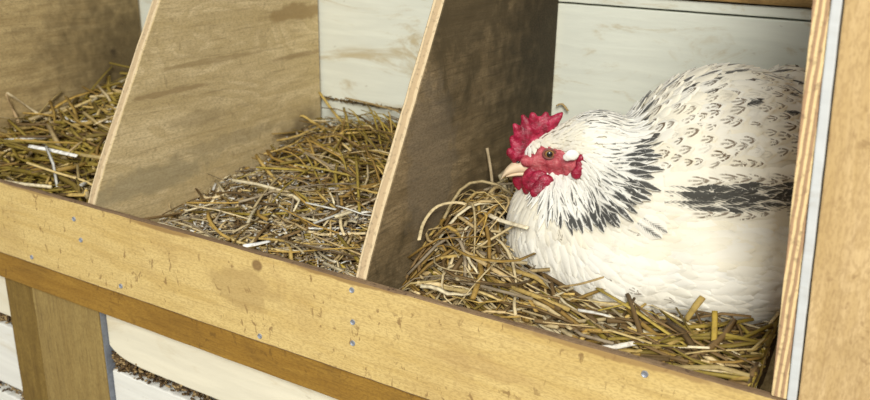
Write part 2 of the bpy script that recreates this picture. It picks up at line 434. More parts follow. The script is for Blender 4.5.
# middle box
def h1(x, y):
    return CAMZ - .290 + .022 * sst(y, .03, .2) + .022 * sst(y, .20, .34) + .016 * sst(x, -.52, -.38) * sst(y, .05, .2) - .022 * sst(-x, .56, .65) * (1 - .6 * sst(y, .1, .3)) + .005 * nz2(x, y, 26, 3)
def c1(x, y, lay):
    back = sst(x * .6 + y, -.22, -.03)
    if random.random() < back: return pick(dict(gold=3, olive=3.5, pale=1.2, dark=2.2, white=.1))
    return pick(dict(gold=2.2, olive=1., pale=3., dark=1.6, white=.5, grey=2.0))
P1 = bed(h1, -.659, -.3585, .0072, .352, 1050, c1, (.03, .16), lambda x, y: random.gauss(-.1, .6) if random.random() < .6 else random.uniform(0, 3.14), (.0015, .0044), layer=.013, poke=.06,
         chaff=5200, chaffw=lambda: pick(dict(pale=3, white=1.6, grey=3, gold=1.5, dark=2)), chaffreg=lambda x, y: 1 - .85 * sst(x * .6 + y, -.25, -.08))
for k in range(90):                       # longer stalks swept up into the back right corner
    x = random.uniform(-.60, -.42); y = random.uniform(.20, .33); L = random.uniform(.07, .16); a = random.gauss(-.45, .3)
    q = []
    for i in range(6):
        s_ = i / 5 - .35; px = min(max(x + math.cos(a) * L * s_, -.655), -.362); py = min(max(y + math.sin(a) * L * s_, .01), .350)
        q.append(Vector((px, py, h1(px, py) + .006 + .022 * random.random() * .2 + (.5 - i / 5) * L * .15 * (k % 3 > 0) + .008 * math.sin(i * .7))))
    P1.stalk(q, random.uniform(.0018, .0036), .0012, pick(dict(gold=3, olive=3, dark=1.2, pale=.6)))
tag(P1.build('straw_bedding', M['straw']), 'finer chaffy straw with pale flakes in the middle nest box', 'straw', kind='stuff')

# ------------------------------------------------------------------ hen
TH = math.radians(22)
AX = Vector((math.cos(TH), math.sin(TH), 0)); LT = Vector((math.sin(TH), -math.cos(TH), 0)); UP = Vector((0, 0, 1))
def blob_mesh(blobs, voxel, smooth_it=6, disp=0., dfreq=100, clamp=None, seed=0):
    """union of ellipsoids [(centre, (r_axis, r_side, r_up), basis)] -> one continuous remeshed surface"""
    bm = bmesh.new()
    for c, r, B in blobs:
        mt = Matrix(((B[0].x, B[1].x, B[2].x, 0), (B[0].y, B[1].y, B[2].y, 0), (B[0].z, B[1].z, B[2].z, 0), (0, 0, 0, 1)))
        bmesh.ops.create_icosphere(bm, subdivisions=3, radius=1, matrix=Matrix.Translation(c) @ mt @ Matrix.Diagonal((r[0], r[1], r[2], 1)))
    me = bpy.data.meshes.new('tmp'); bm.to_mesh(me); bm.free()
    o = bpy.data.objects.new('tmp', me); COL.objects.link(o)
    md = o.modifiers.new('r', 'REMESH'); md.mode = 'VOXEL'; md.voxel_size = voxel
    sm = o.modifiers.new('s', 'SMOOTH'); sm.iterations = smooth_it; sm.factor = .6
    dg = bpy.context.evaluated_depsgraph_get(); dg.update()
    out = bpy.data.meshes.new_from_object(o.evaluated_get(dg))
    bpy.data.objects.remove(o); bpy.data.meshes.remove(me)
    for v in out.vertices:
        if disp:
            v.co += v.normal * (disp * noise.noise(v.co * dfreq + Vector((seed, 0, 0))))
        if clamp: clamp(v.co)
    return out
BB = (AX, LT, UP)
B35 = (Vector((math.cos(.61), math.sin(.61), 0)), Vector((math.sin(.61), -math.cos(.61), 0)), UP)
def chain(p0, r0, p1, r1, n, B=BB, sq=(1, 1, 1)):
    out = []
    for i in range(n):
        t = i / (n - 1); r = r0 + (r1 - r0) * t
        out.append((p0.lerp(p1, t), (r * sq[0], r * sq[1], r * sq[2]), B))
    return out
body_blobs = [
    (aty(718, 190, .195), (.088, .085, .100), B35),
    (aty(772, 172, .245), (.045, .075, .088), (Vector((1, 0, 0)), Vector((0, -1, 0)), UP)),
    (aty(578, 232, .150), (.060, .066, .066), BB),
    (aty(640, 258, .150), (.080, .074, .058), BB),
    (aty(720, 255, .165), (.075, .080, .060), BB),
    (aty(650, 205, .160), (.060, .066, .070), BB),
]
HEADC = aty(563, 150, .132)
body_blobs += chain(aty(632, 188, .155), .046, aty(596, 150, .140), .0300, 5)
body_blobs += chain(aty(596, 150, .140), .0290, HEADC, .0185, 5, sq=(1, .92, 1))
body_blobs += [(aty(548, 155, .130), (.020, .0145, .0150), BB)]
def press(co):
    if co.x > -.058: co.x = -.058 + .1 * (co.x + .058) * .1
    co.z = max(co.z, CAMZ - .338)
body_me = blob_mesh(body_blobs, .0042, 14, clamp=press)
BV = BVHTree.FromPolygons([v.co.copy() for v in body_me.vertices], [tuple(p.vertices) for p in body_me.polygons])

def feather_mat(name, fluff):
    m, t, b = newmat(name)
    uv = N(t, 'ShaderNodeUVMap', uv_map='uv'); sx = N(t, 'ShaderNodeSeparateXYZ'); t.links.new(uv.outputs[0], sx.inputs[0])
    at = N(t, 'ShaderNodeAttribute', attribute_name='col'); sc = N(t, 'ShaderNodeSeparateColor'); t.links.new(at.outputs[0], sc.inputs[0])
    dark, mark, tone = sc.outputs
    u = math_(t, 'ABSOLUTE', math_(t, 'SUBTRACT', sx.outputs[0], .5)); v = sx.outputs[1]
    base = mix(t, tone, (.92, .905, .84), (.88, .80, .60))
    co = N(t, 'ShaderNodeTexCoord').outputs['Object']
    nz = tex(t, (1, 1, 1), 160, 4, .7)
    # central black streak widening to the tip (hackle, flight feathers)
    wdt = math_(t, 'MULTIPLY', math_(t, 'MULTIPLY', dark, .50), smooth(t, v, .12, .65))
    edge = math_(t, 'SUBTRACT', math_(t, 'ADD', wdt, math_(t, 'ADD', math_(t, 'MULTIPLY', math_(t, 'SUBTRACT', nz, .5), .35), math_(t, 'MULTIPLY', math_(t, 'SINE', math_(t, 'ADD', math_(t, 'MULTIPLY', v, 55.), math_(t, 'MULTIPLY', u, -50.))), .05))), u)
    k = math_(t, 'MULTIPLY', math_(t, 'MULTIPLY', smooth(t, edge, -.13, .13), smooth(t, dark, .02, .25)), smooth(t, tex(t, (1, 1, 1), 330, 3, .7, 0, (3, 3, 3)), .20, .42))
    # brown-black crescent pencilling near the tip of back feathers
    dv_ = math_(t, 'SUBTRACT', v, .62); du = math_(t, 'MULTIPLY', u, 1.15)
    rr = math_(t, 'SQRT', math_(t, 'ADD', math_(t, 'MULTIPLY', dv_, dv_), math_(t, 'MULTIPLY', du, du)))
    ring = math_(t, 'MULTIPLY', smooth(t, rr, .15, .20), smooth(t, rr, .25, .31, True))
    mid = math_(t, 'MULTIPLY', math_(t, 'MULTIPLY', smooth(t, u, .03, .08, True), smooth(t, v, .45, .55)), smooth(t, v, .80, .86, True))
    tipz = smooth(t, v, .52, .66)
    pk = math_(t, 'MULTIPLY', math_(t, 'MAXIMUM', math_(t, 'MULTIPLY', ring, tipz), math_(t, 'MULTIPLY', mid, .7)), smooth(t, tex(t, (1, 1, 1), 420, 3, .6, .5, (9, 1, 1)), .36, .50))
    pk = math_(t, 'MULTIPLY', pk, mark)
    gz = tex(t, (1, 1, 1), 45, 4, .7, .5, (1, 7, 3))
    base = mix(t, math_(t, 'MULTIPLY', smooth(t, gz, .52, .72), .35), base, (.50, .46, .38))
    c = mix(t, pk, base, (.12, .072, .03))
    c = mix(t, math_(t, 'MULTIPLY', k, .94), c, (.024, .024, .022))
    t.links.new(c, b.inputs['Base Color'])
    b.inputs['Roughness'].default_value = .7; b.inputs['Specular IOR Level'].default_value = .2
    b.inputs['Sheen Weight'].default_value = .25
    # barbs: fine diagonal lines
    bl = math_(t, 'SINE', math_(t, 'ADD', math_(t, 'MULTIPLY', v, 70.), math_(t, 'MULTIPLY', u, -60.)))
    bump(t, b, math_(t, 'ADD', math_(t, 'MULTIPLY', bl, .35), nz), .22, .0004)
    out = t.nodes['Material Output']
    tr = N(t, 'ShaderNodeBsdfTranslucent'); t.links.new(c, tr.inputs[0])
    ms = N(t, 'ShaderNodeMixShader'); ms.inputs[0].default_value = .18
    t.links.new(b.outputs[0], ms.inputs[1]); t.links.new(tr.outputs[0], ms.inputs[2]); t.links.new(ms.outputs[0], out.inputs[0])
    return m
M['feather'] = feather_mat('feather', 0)
M['skin_body'] = plain('under_plumage', (.84, .79, .66), .9, .1, 300)

class Plume:
    def __init__(s): s.v = []; s.f = []; s.uv = []; s.c = []
    def feather(s, p, t, L, Wd, lift, col, tip=.6, camber=.10, off=.0006, rows=6, bvh=BV, rag=.12, follow=True):
        t = t.normalized(); cur = p.copy(); rowsP = []
        loc, n, _, _ = bvh.find_nearest(cur); d = (t - n * t.dot(n)).normalized()
        for i in range(rows + 1):
            v = i / rows
            if i:
                cur = cur + d * (L / rows)
                if follow:
                    loc, n2, _, _ = bvh.find_nearest(cur)
                    if n2 is not None and (loc - cur).length < .02 and n2.dot(n) > .3:
                        n = n2; d = (d - n * d.dot(n)).normalized(); cur = loc
            rowsP.append((cur + n * (off + lift * v * v), n.copy(), d.cross(n).normalized()))
        b0 = len(s.v)
        for i, (q, n, sd) in enumerate(rowsP):
            v = i / rows
            wv = math.sin(math.pi * min(1, (v * .82 + .13))) ** tip
            if i == rows: wv = .12
            wv *= Wd * .5
            for j in (-1, -.5, 0, .5, 1):
                rj = 1 + (random.uniform(-rag, rag) if abs(j) == 1 else 0)
                fw_ = random.uniform(-.05, .05) * L if abs(j) == 1 else 0
                s.v.append(q + sd * (wv * j * rj) - n * (camber * Wd * j * j) + (rowsP[-1][0] - rowsP[0][0]).normalized() * fw_)
                s.uv.append((.5 + j * .5, v)); s.c.append(col)
        for i in range(rows):
            for j in range(4):
                a = b0 + i * 5 + j; s.f.append((a, a + 1, a + 6, a + 5))
    def build(s, name, parent, mat):
        me = bpy.data.meshes.new(name); me.from_pydata([tuple(v) for v in s.v], [], s.f)
        ca = me.color_attributes.new('col', 'FLOAT_COLOR', 'POINT')
        buf = np.ones((len(s.v), 4), 'f'); buf[:, :3] = np.array(s.c); ca.data.foreach_set('color', buf.ravel())
        ul = me.uv_layers.new(name='uv'); idx = np.empty(len(me.loops), 'i'); me.loops.foreach_get('vertex_index', idx)
        ul.data.foreach_set('uv', np.array(s.uv, 'f')[idx].ravel())
        return link(name, me, mat, parent, True)

HO = aty(640, 200, .10)
def loc2(p):                                 # hen's own side-view coordinates (cm along the back axis, cm up)
    d = p - HO; return (d.dot(AX) * 100, d.z * 100)
def K(px, py, y=.10): return loc2(aty(px, py, y))
# flow field: (side-view position, direction along axis, direction up)
flow = []
def fl_(px, py, qx, qy, y=.10):
    a = K(px, py, y); b = K(qx, qy, y); l = math.hypot(b[0] - a[0], b[1] - a[1]); flow.append((a, ((b[0] - a[0]) / l, (b[1] - a[1]) / l)))
for a in [(525, 205, 522, 230), (520, 245, 535, 265), (560, 240, 572, 270), (560, 280, 580, 290), (600, 250, 625, 270), (600, 290, 630, 300),
          (650, 230, 680, 242), (700, 230, 740, 238), (660, 280, 700, 288), (730, 270, 770, 275), (780, 230, 800, 232),
          (660, 120, 690, 110), (700, 90, 730, 84), (760, 75, 790, 74), (700, 130, 735, 128), (760, 120, 790, 118), (680, 165, 720, 166), (750, 165, 790, 166),
          (700, 195, 740, 196), (770, 195, 800, 195), (640, 150, 660, 150), (650, 200, 680, 206),
          (555, 128, 575, 118), (580, 118, 600, 118), (605, 118, 628, 126), (575, 140, 600, 138), (600, 150, 635, 158), (590, 175, 615, 195),
          (560, 190, 568, 215), (580, 200, 590, 225), (610, 195, 635, 212), (545, 200, 545, 220), (625, 135, 640, 150), (540, 178, 540, 200)]: fl_(*a)
def flowdir(a, b):
    wx = wy = 0.
    for (pa, pb), (dx, dy) in flow:
        w_ = 1 / ((a - pa) ** 2 + (b - pb) ** 2 + .3) ** 1.6; wx += w_ * dx; wy += w_ * dy
    l = math.hypot(wx, wy) + 1e-9; return wx / l, wy / l
def inpoly(p, poly):
    r = False; n = len(poly)
    for i in range(n):
        (x1, y1), (x2, y2) = poly[i], poly[(i + 1) % n]
        if (y1 > p[1]) != (y2 > p[1]) and p[0] < (x2 - x1) * (p[1] - y1) / (y2 - y1) + x1: r = not r
    return r
HACK = [K(*q) for q in [(545, 118), (575, 104), (606, 104), (624, 116), (634, 140), (636, 168), (628, 190), (602, 212), (572, 213), (548, 206), (536, 196), (548, 178), (588, 178), (588, 150), (560, 138), (540, 140)]]
HEADP = [K(*q) for q in [(500, 100), (600, 100), (590, 180), (500, 185)]]
FACE = [K(*q, .115) for q in [(522, 160), (532, 156), (545, 150), (560, 149), (576, 153), (581, 164), (577, 174), (556, 174), (522, 174)]]
BACKP = [K(*q) for q in [(625, 140), (650, 90), (700, 55), (860, 40), (860, 182), (665, 182), (650, 170)]]
STRIPE = [K(*q) for q in [(664, 186), (690, 183), (780, 176), (850, 176), (850, 216), (700, 214), (668, 202)]]

hen = empty('hen', (aty(640, 290, .15).x, aty(640, 290, .15).y, CAMZ - .34))
tag(hen, 'white hen with black-flecked neck and red comb sitting on the straw', 'hen')
link('body', body_me, M['skin_body'], hen, True)
# sample points over the body
tri = [(p.vertices[:], p.area, p.normal.copy()) for p in body_me.polygons]
areas = np.array([q[1] for q in tri]); cum = np.cumsum(areas) / areas.sum()
def sample(n):
    out = []
    for r in rng.random(n):
        q = tri[int(np.searchsorted(cum, r))]
        ws = [random.random() for _ in q[0]]; s_ = sum(ws)
        out.append((sum((body_me.vertices[i].co * (w_ / s_) for i, w_ in zip(q[0], ws)), Vector()), q[2]))
    return out
used = {}
def far_enough(p, r):
    k = (int(p.x / .006), int(p.y / .006), int(p.z / .006))
    m_ = int(r / .006) + 1
    for dx in range(-m_, m_ + 1):
        for dy in range(-m_, m_ + 1):
            for dz in range(-m_, m_ + 1):
                for q in used.get((k[0] + dx, k[1] + dy, k[2] + dz), ()):
                    if (q - p).length < r: return False
    used.setdefault(k, []).append(p); return True
plum = Plume(); hack = Plume(); wing = Plume(); headf = Plume()
SH0, SH1 = K(655, 175), K(545, 200)
cand = sample(60000)
pts = []
for p, n in cand:
    if p.z < CAMZ - .325 or p.x > -.0615: continue
    a, b = loc2(p)
    inh = inpoly((a, b), HACK); ih = inpoly((a, b), HEADP) and p.y < .2
    r = .0024 if ih else (.0033 if inh else (.0066 if inpoly((a, b), BACKP) else .0050))
    if far_enough(p, r): pts.append((p, n, a, b, inh, ih))
hA = K(560, 150)
def tan(n, fa, fb):
    d = AX * fa + UP * fb; d = d - n * d.dot(n)
    return d.normalized() if d.length > .05 else (AX - n * AX.dot(n)).normalized()
pts.sort(key=lambda q: -q[2])          # tail first, so that front feathers lie over those behind
for i, (p, n, a, b, inh, ih) in enumerate(pts):
    if inpoly((a, b), FACE): continue
    fa, fb = flowdir(a, b); fa += random.gauss(0, .10); fb += random.gauss(0, .10)
    t_ = tan(n, fa, fb)
    q = p - t_ * .004
    off = .0008 + random.random() * .0012
    if inh or ih:
        dd = math.hypot(a - hA[0], b - hA[1])             # cm from the head
        g = min(1, max(0, (dd - 1.8) / 4.0))
        L = .007 + .020 * g; W_ = .0030 + .0026 * g
        # black streaks begin away from the head, strongest at the hem of the cape
        dk = sst(dd + random.gauss(0, .4), 2.4, 4.2) * random.uniform(.75, 1.0)
        if b > K(0, 128)[1] - 1 and dd < 4.5: dk *= .4
        top = sst(b, K(600, 150)[1], K(600, 122)[1])
        if top > 0: dk = top * random.choice((0, .4, .6, .8)) * sst(dd, 1.2, 3.0)
        if b < K(0, 185)[1] and a < K(565, 0)[0]: dk *= .5
        if random.random() < .08: dk = 0
        tone = .05 + .15 * random.random()
        if dd < 2.2: tone = .35 + .3 * random.random()
        hack.feather(q, t_, L * random.uniform(.85, 1.15), W_ * 1.15, .0006 + .0016 * g, (dk * .85, 0, tone), tip=.75, off=off + .0006 + .0024 * g, rag=.25)
        continue
    st = inpoly((a, b), STRIPE); bk = inpoly((a, b), BACKP)
    if st and p.y < .2: continue
    mk = 0; tone = .25 + .45 * random.random(); dk = 0
    sc_ = random.uniform(.7, 1.2)
    if bk:
        L, W_ = .023, .0145
        mk = random.uniform(.7, 1.0) if random.random() < .62 else (.25 if random.random() < .4 else 0)
        if a < K(662, 0)[0] and b > K(0, 168)[1]:
            wing.feather(q, t_, .022, .0075, .002, (random.choice((.3, .7, .95)), 0, tone), tip=.6, off=off + .001, rag=.2); continue
        if b > K(700, 125)[1] and a > K(660, 0)[0] and random.random() < .30: dk = random.uniform(.12, .42)
        wing.feather(q, t_, L * sc_, W_ * sc_, .0022, (dk, mk, tone), tip=.5, off=off)
    else:
        L, W_ = .022, .0095
        if random.random() < .03: mk = .7
        if b < K(650, 250)[1]: tone = .1 + .3 * random.random()
        plum.feather(q, t_, L * sc_, W_ * sc_, .0009, (dk, mk, tone), tip=.5, off=off, rag=.15)
# small grey smudge below the cape, then the dark flight feathers showing along the wing
def spot(px, py, y=.05):
    o = CAM; d = (aty(px, py, y) - CAM).normalized(); h = BV.ray_cast(o, d); return h[0]
for (px, py) in [(638, 222), (644, 217)]:
    s_ = spot(px, py)
    if s_: plum.feather(s_, AX * .9 - UP * .5, .020, .013, .001, (.20, 0, .2), off=.0030)
for row, (y0_, y1_, dk0) in enumerate([(212, 208, 0.0), (204, 205, .55), (197, 199, .85), (191, 192, 1.0), (185, 184, .8), (180, 177, .0)]):
    for px in range(846 if row % 2 else 838, 660, -13):
        py = y0_ + (y1_ - y0_) * (px - 665) / 180 + random.uniform(-2, 2)
        s_ = spot(px, py)
        if s_ is None: continue
        dk = dk0 * random.uniform(.55, 1.0)
        if 712 < px < 736: dk *= .55
        wing.feather(s_, AX * 1 + UP * random.uniform(-.08, .12), .036, .015, .0014, (dk, 0 if dk0 else .8, .45), tip=.7, rag=.25, off=.0022 + .0003 * row)
hk = hack.build('neck_hackle', hen, M['feather']); tag(hk, 'white neck feathers with black centres', kind='stuff')
tag(plum.build('breast_plumage', hen, M['feather']), 'creamy white body feathers', kind='stuff')
tag(wing.build('wing_plumage', hen, M['feather']), 'wing and back feathers with brown crescents and a dark stripe', kind='stuff')
tailp = Plume()
for k in range(9):
    p = Vector((-.082 - .002 * k, .300 + .0015 * k, CAMZ - .165)); s_, n_, _, _ = BV.find_nearest(p)
    tailp.feather(s_, Vector((.03, .45, .8 + .03 * k)), .05, .018, .0, (.9, 0, .3), follow=False, off=-.004)
for i, v in enumerate(tailp.v): tailp.v[i] = Vector((min(v.x, -.066), min(v.y, .350), v.z))
tag(tailp.build('tail', hen, M['feather']), 'short dark tail feathers', kind='stuff')

# head details, modelled in the head's own frame: r = along the profile, u = up, c = towards the near side
HT = math.radians(27)
HR = Vector((math.cos(HT), math.sin(HT), 0)); HL = Vector((math.sin(HT), -math.cos(HT), 0))
HY = .118
EYE = aty(549.5, 153.5, HY)
hc = EYE + HL * -.0125               # centre plane of the head under the eye
PXM = (aty(569.5, 153.5, HY) - EYE).length / 20
def HP(px, py, c=0.):
    """a point of the head's centre plane given in profile, c metres to the near side"""
    q = aty(px, py, HY)
    # intersect the direction with the plane through hc + c*HL with normal HL
    o = CAM; d = (q - o).normalized(); pl = hc + HL * c
    return o + d * ((pl - o).dot(HL) / d.dot(HL))
HB = (HR, HL, UP)
def flesh(name, c1, c2, c3, rough=.42):
    m, t, b = newmat(name)
    n1 = tex(t, (1, 1, 1), 120, 4, .6); n2 = tex(t, (1, 1, 1), 900, 2, .5)
    c = ramp(t, n1, [(.35, c1), (.55, c2), (.72, c3)])
    t.links.new(c, b.inputs['Base Color']); b.inputs['Roughness'].default_value = rough
    b.inputs['Subsurface Weight'].default_value = .15; b.inputs['Subsurface Radius'].default_value = (.004, .001, .0008); b.inputs['Subsurface Scale'].default_value = 1
    n3 = tex(t, (.5, 1, 1), 520, 3, .65, 1.)
    c = mix(t, math_(t, 'MULTIPLY', smooth(t, n3, .48, .68), .40), c, tuple(min(1, x * 1.1 + .05) for x in c3)); t.links.new(c, b.inputs['Base Color'])
    bump(t, b, math_(t, 'ADD', n2, math_(t, 'MULTIPLY', n3, 1.5)), .5, .0007)
    return m
M['comb'] = flesh('comb_flesh', (.15, .001, .012), (.33, .003, .035), (.52, .03, .10))
M['wattle'] = flesh('wattle_flesh', (.14, .001, .012), (.27, .002, .025), (.42, .015, .06), .35)
M['face'] = flesh('face_skin', (.33, .03, .045), (.48, .075, .095), (.62, .20, .20), .6)
M['lid'] = plain('eyelid_skin', (.20, .06, .05), .6, .3, 500)
M['horn'] = plain('beak_horn', (.80, .62, .42), .35, .25, 160, coat=.2)
M['lobe'] = plain('white_lobe', (.90, .86, .80), .5, .05, 400)
M['iris'] = plain('iris', (.36, .20, .06), .15, .3, 900, coat=1., b2=0)
M['pupil'] = plain('pupil', (.008, .007, .006), .05, 0, coat=1., b2=0)

def CS(px, py, add=0.):
    """how far the near cheek stands off the head's centre plane"""
    q = aty(px, py, HY); d = (q - CAM).normalized(); h = BV.ray_cast(CAM, d)[0]
    return ((h - hc).dot(HL) if h else .010) + add
cb = []
def combchain(b_, t_, r0, r1, c0_=0., c1_=0.):
    p0, p1 = HP(*b_, c0_), HP(*t_, c1_)
    for i in range(9):
        s = i / 8; r = r0 + (r1 - r0) * s ** 1.3
        cb.append((p0.lerp(p1, s), (r * PXM, max(.0019, .0040 - .0018 * s), r * PXM), HB))
combchain((521, 161), (549, 127), 8.5, 7); combchain((517, 153), (540, 123), 7.5, 7)
for (b_, t_, r0, r1, c1_) in [((520, 160), (510, 152), 7.5, 3.8, .003), ((521, 150), (513.5, 139), 8, 4.4, -.001), ((523, 141), (514.5, 125), 7.5, 2.3, .0015),
                          ((529, 134), (523, 117), 7, 2.3, -.001), ((535, 128), (533, 115), 7, 2.6, .001),
                          ((543, 126), (546, 115), 7, 3.0, -.0005), ((547, 127), (562, 113), 7.5, 1.5, .0)]:
    combchain(b_, t_, r0, r1, 0, c1_)
cm = blob_mesh(cb, .0008, 2, disp=.0012, dfreq=170, seed=3)
link('comb', cm, M['comb'], hen, True)['label'] = 'crimson serrated comb'
fb_ = []
for (px, py, rr) in [(527, 161, 6.5), (533, 160, 8), (540, 160, 9.5), (547, 160, 10.8), (555, 161, 10.8), (563, 162, 10.3), (571, 163, 9.5), (577, 165, 8.5), (553, 153, 9), (545, 152, 8), (562, 156, 8), (553, 169, 8), (562, 171, 8), (570, 172, 7), (536, 167, 8), (545, 169, 8)]:
    c = max(CS(px, py, -.0030), .0030)
    for sg in (1, -1):
        fb_.append((HP(px, py, sg * c), (rr * PXM, .0058, rr * PXM * .92), HB))
fm = blob_mesh(fb_, .0011, 7, disp=.0004, dfreq=350)
link('face', fm, M['face'], hen, True)['label'] = 'bare red skin around the eye'
FM = BVHTree.FromPolygons([v.co.copy() for v in fm.vertices], [tuple(p.vertices) for p in fm.polygons])
def CF(px, py, add=0.):
    q = aty(px, py, HY); d = (q - CAM).normalized(); h = FM.ray_cast(CAM, d)[0] or BV.ray_cast(CAM, d)[0]
    return (h - hc).dot(HL) + add
cl = CF(577, 165, .0004)
er = [(HP(581, 167, cl), (5.5 * PXM, .0032, 10 * PXM), HB), (HP(577, 174, cl), (6.0 * PXM, .0032, 5.5 * PXM), HB), (HP(582, 159, cl), (4.5 * PXM, .003, 6 * PXM), HB)]
link('ear_lobe', blob_mesh(er, .0010, 4, disp=.0008, dfreq=300), M['wattle'], hen, True)['label'] = 'red ear lobe'
wl = [(HP(572, 155, cl + .0022), (6.5 * PXM, .0026, 5.2 * PXM), HB), (HP(567, 157, cl + .0012), (4 * PXM, .002, 4 * PXM), HB)]
link('ear_patch', blob_mesh(wl, .0009, 3, disp=.0003, dfreq=400), M['lobe'], hen, True)['label'] = 'white ear patch'
for sg, dx, nm in ((1, 0, 0), (-1, -9, 4)):
    wt = []
    for i in range(7):
        s = i / 6
        c = max(CS(535 + dx + 3 * s, 174 + 14 * s, .0015), .006) if sg == 1 else -.005
        wt.append((HP(533 + dx + 4 * s, 172 + 15 * s, c), ((8.5 + 5.5 * math.sin(s * 2.4)) * PXM, .0036 - .0004 * s, 6.5 * PXM), HB))
    if sg == 1:
        for (px, py, rx_, ry_) in ((545, 186, 9.5, 11.5), (532, 188, 9, 9.5), (541, 178, 10, 8), (540, 192, 10, 6.5)):
            wt.append((HP(px, py, max(CS(px, py, .0030), .008)), (rx_ * PXM, .0034, ry_ * PXM), HB))
    link('wattle', blob_mesh(wt, .0010, 6, disp=.0013, dfreq=95, seed=nm), M['wattle'], hen, True)
# beak: two curved tapering mandibles
def mandible(name, path, w0, lab):
    bm = bmesh.new(); rings = []
    n = len(path)
    for i, (px, py, hh) in enumerate(path):
        s = i / (n - 1); c = HP(px, py); ring = []
        ww = w0 * (1 - s) ** .6 + .0006
        for j in range(12):
            a = 2 * math.pi * j / 12
            ring.append(bm.verts.new(c + HL * (math.cos(a) * ww) + UP * (math.sin(a) * hh * PXM)))
        rings.append(ring)
    for i in range(n - 1):
        for j in range(12): bm.faces.new((rings[i][j], rings[i][(j + 1) % 12], rings[i + 1][(j + 1) % 12], rings[i + 1][j]))
    bm.faces.new(rings[0]); bm.faces.new(rings[-1][::-1]); bmesh.ops.recalc_face_normals(bm, faces=bm.faces)
    me = bpy.data.meshes.new(name); bm.to_mesh(me); bm.free()
    o = link(name, me, M['horn'], hen, True); o['label'] = lab
    sb = o.modifiers.new('s', 'SUBSURF'); sb.levels = 1; sb.render_levels = 2
    return o
bk = mandible('upper_beak', [(534, 165, 7.5), (526, 165.5, 7.6), (519, 166, 7.0), (513, 167.5, 6.0), (508, 170, 4.7), (504, 173.5, 3.2), (501.3, 177.5, 1.7), (500.3, 180.5, .5)], .0075, 'cream curved upper beak')
mandible('lower_beak', [(534, 172, 3.5), (525, 172.5, 3.2), (516, 173, 2.6), (509, 175, 1.8), (505, 176.5, 1)], .0058, 'lower beak')
bm = bmesh.new(); bmesh.ops.create_uvsphere(bm, u_segments=10, v_segments=6, radius=1)
pn = HP(518, 162, .0062)
for v in bm.verts: v.co = pn + HR * (v.co.x * .0018) + HL * (v.co.y * .0008) + UP * (v.co.z * .0008)
me = bpy.data.meshes.new('nostril'); bm.to_mesh(me); bm.free(); link('nostril', me, M['pupil'], bk, True)
# eyes: lid ring, iris ball, pupil
def ball(c, r, m, nm, par, squash=1.):
    bm = bmesh.new(); bmesh.ops.create_uvsphere(bm, u_segments=24, v_segments=14, radius=1)
    for v in bm.verts: v.co = c + HR * (v.co.x * r) + HL * (v.co.y * r * squash) + UP * (v.co.z * r)
    me = bpy.data.meshes.new(nm); bm.to_mesh(me); bm.free(); return link(nm, me, m, par, True)
for sg in (1, -1):
    c = HP(549.5, 153.5, sg * CF(549.5, 153.5, -.0002))
    e = ball(c, 4.6 * PXM, M['iris'], 'eye', hen, .75); e['label'] = 'amber eye'
    ball(c + HL * (sg * 4.6 * PXM * .60), 2.9 * PXM, M['pupil'], 'pupil', e, .55)
    bm = bmesh.new(); rings = []
    for i in range(28):
        a = 2 * math.pi * i / 28; ring = []
        rad = Vector((0, 0, 0)) + HR * (math.cos(a) * 1.15) + UP * (math.sin(a) * .92)
        for j in range(8):
            b_ = 2 * math.pi * j / 8
            ring.append(bm.verts.new(c + HL * (sg * .0012) + rad * (4.9 * PXM) + rad.normalized() * (math.cos(b_) * .0010) + HL * (math.sin(b_) * .0012)))
        rings.append(ring)
    for i in range(28):
        for j in range(8): bm.faces.new((rings[i][j], rings[i][(j + 1) % 8], rings[(i + 1) % 28][(j + 1) % 8], rings[(i + 1) % 28][j]))
    bmesh.ops.recalc_face_normals(bm, faces=bm.faces)
    me = bpy.data.meshes.new('eyelid'); bm.to_mesh(me); bm.free(); link('eyelid', me, M['lid'], e, True)

# right box straw, kept out of the hen
def inside(p):
    loc, n, _, d = BV.find_nearest(p)
    return d is not None and (p - loc).dot(n) < .001
def h2(x, y):
    left = 1 - sst(x, -.335, -.25)
    z = CAMZ - .281 + .031 * math.exp(-((x + .305) / .042) ** 2 - ((y - .120) / .06) ** 2) + .020 * left * sst(y, .10, .26) - .030 * (1 - sst(x, -.340, -.312)) * (1 - sst(y, .07, .15)) + .006 * sst(y, .03, .10) + .006 * sst(x, -.18, -.08) * sst(y, .04, .12)
    return z + .005 * nz2(x, y, 24, 6)
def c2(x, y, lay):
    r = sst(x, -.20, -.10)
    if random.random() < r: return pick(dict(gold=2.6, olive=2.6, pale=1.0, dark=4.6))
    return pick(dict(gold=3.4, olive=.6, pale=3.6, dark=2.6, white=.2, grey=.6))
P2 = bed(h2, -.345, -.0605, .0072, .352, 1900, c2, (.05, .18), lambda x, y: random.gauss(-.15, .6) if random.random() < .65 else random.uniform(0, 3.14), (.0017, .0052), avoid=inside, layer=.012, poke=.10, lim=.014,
         chaff=1300, chaffw=lambda: pick(dict(pale=3, grey=1, gold=3, dark=3)))
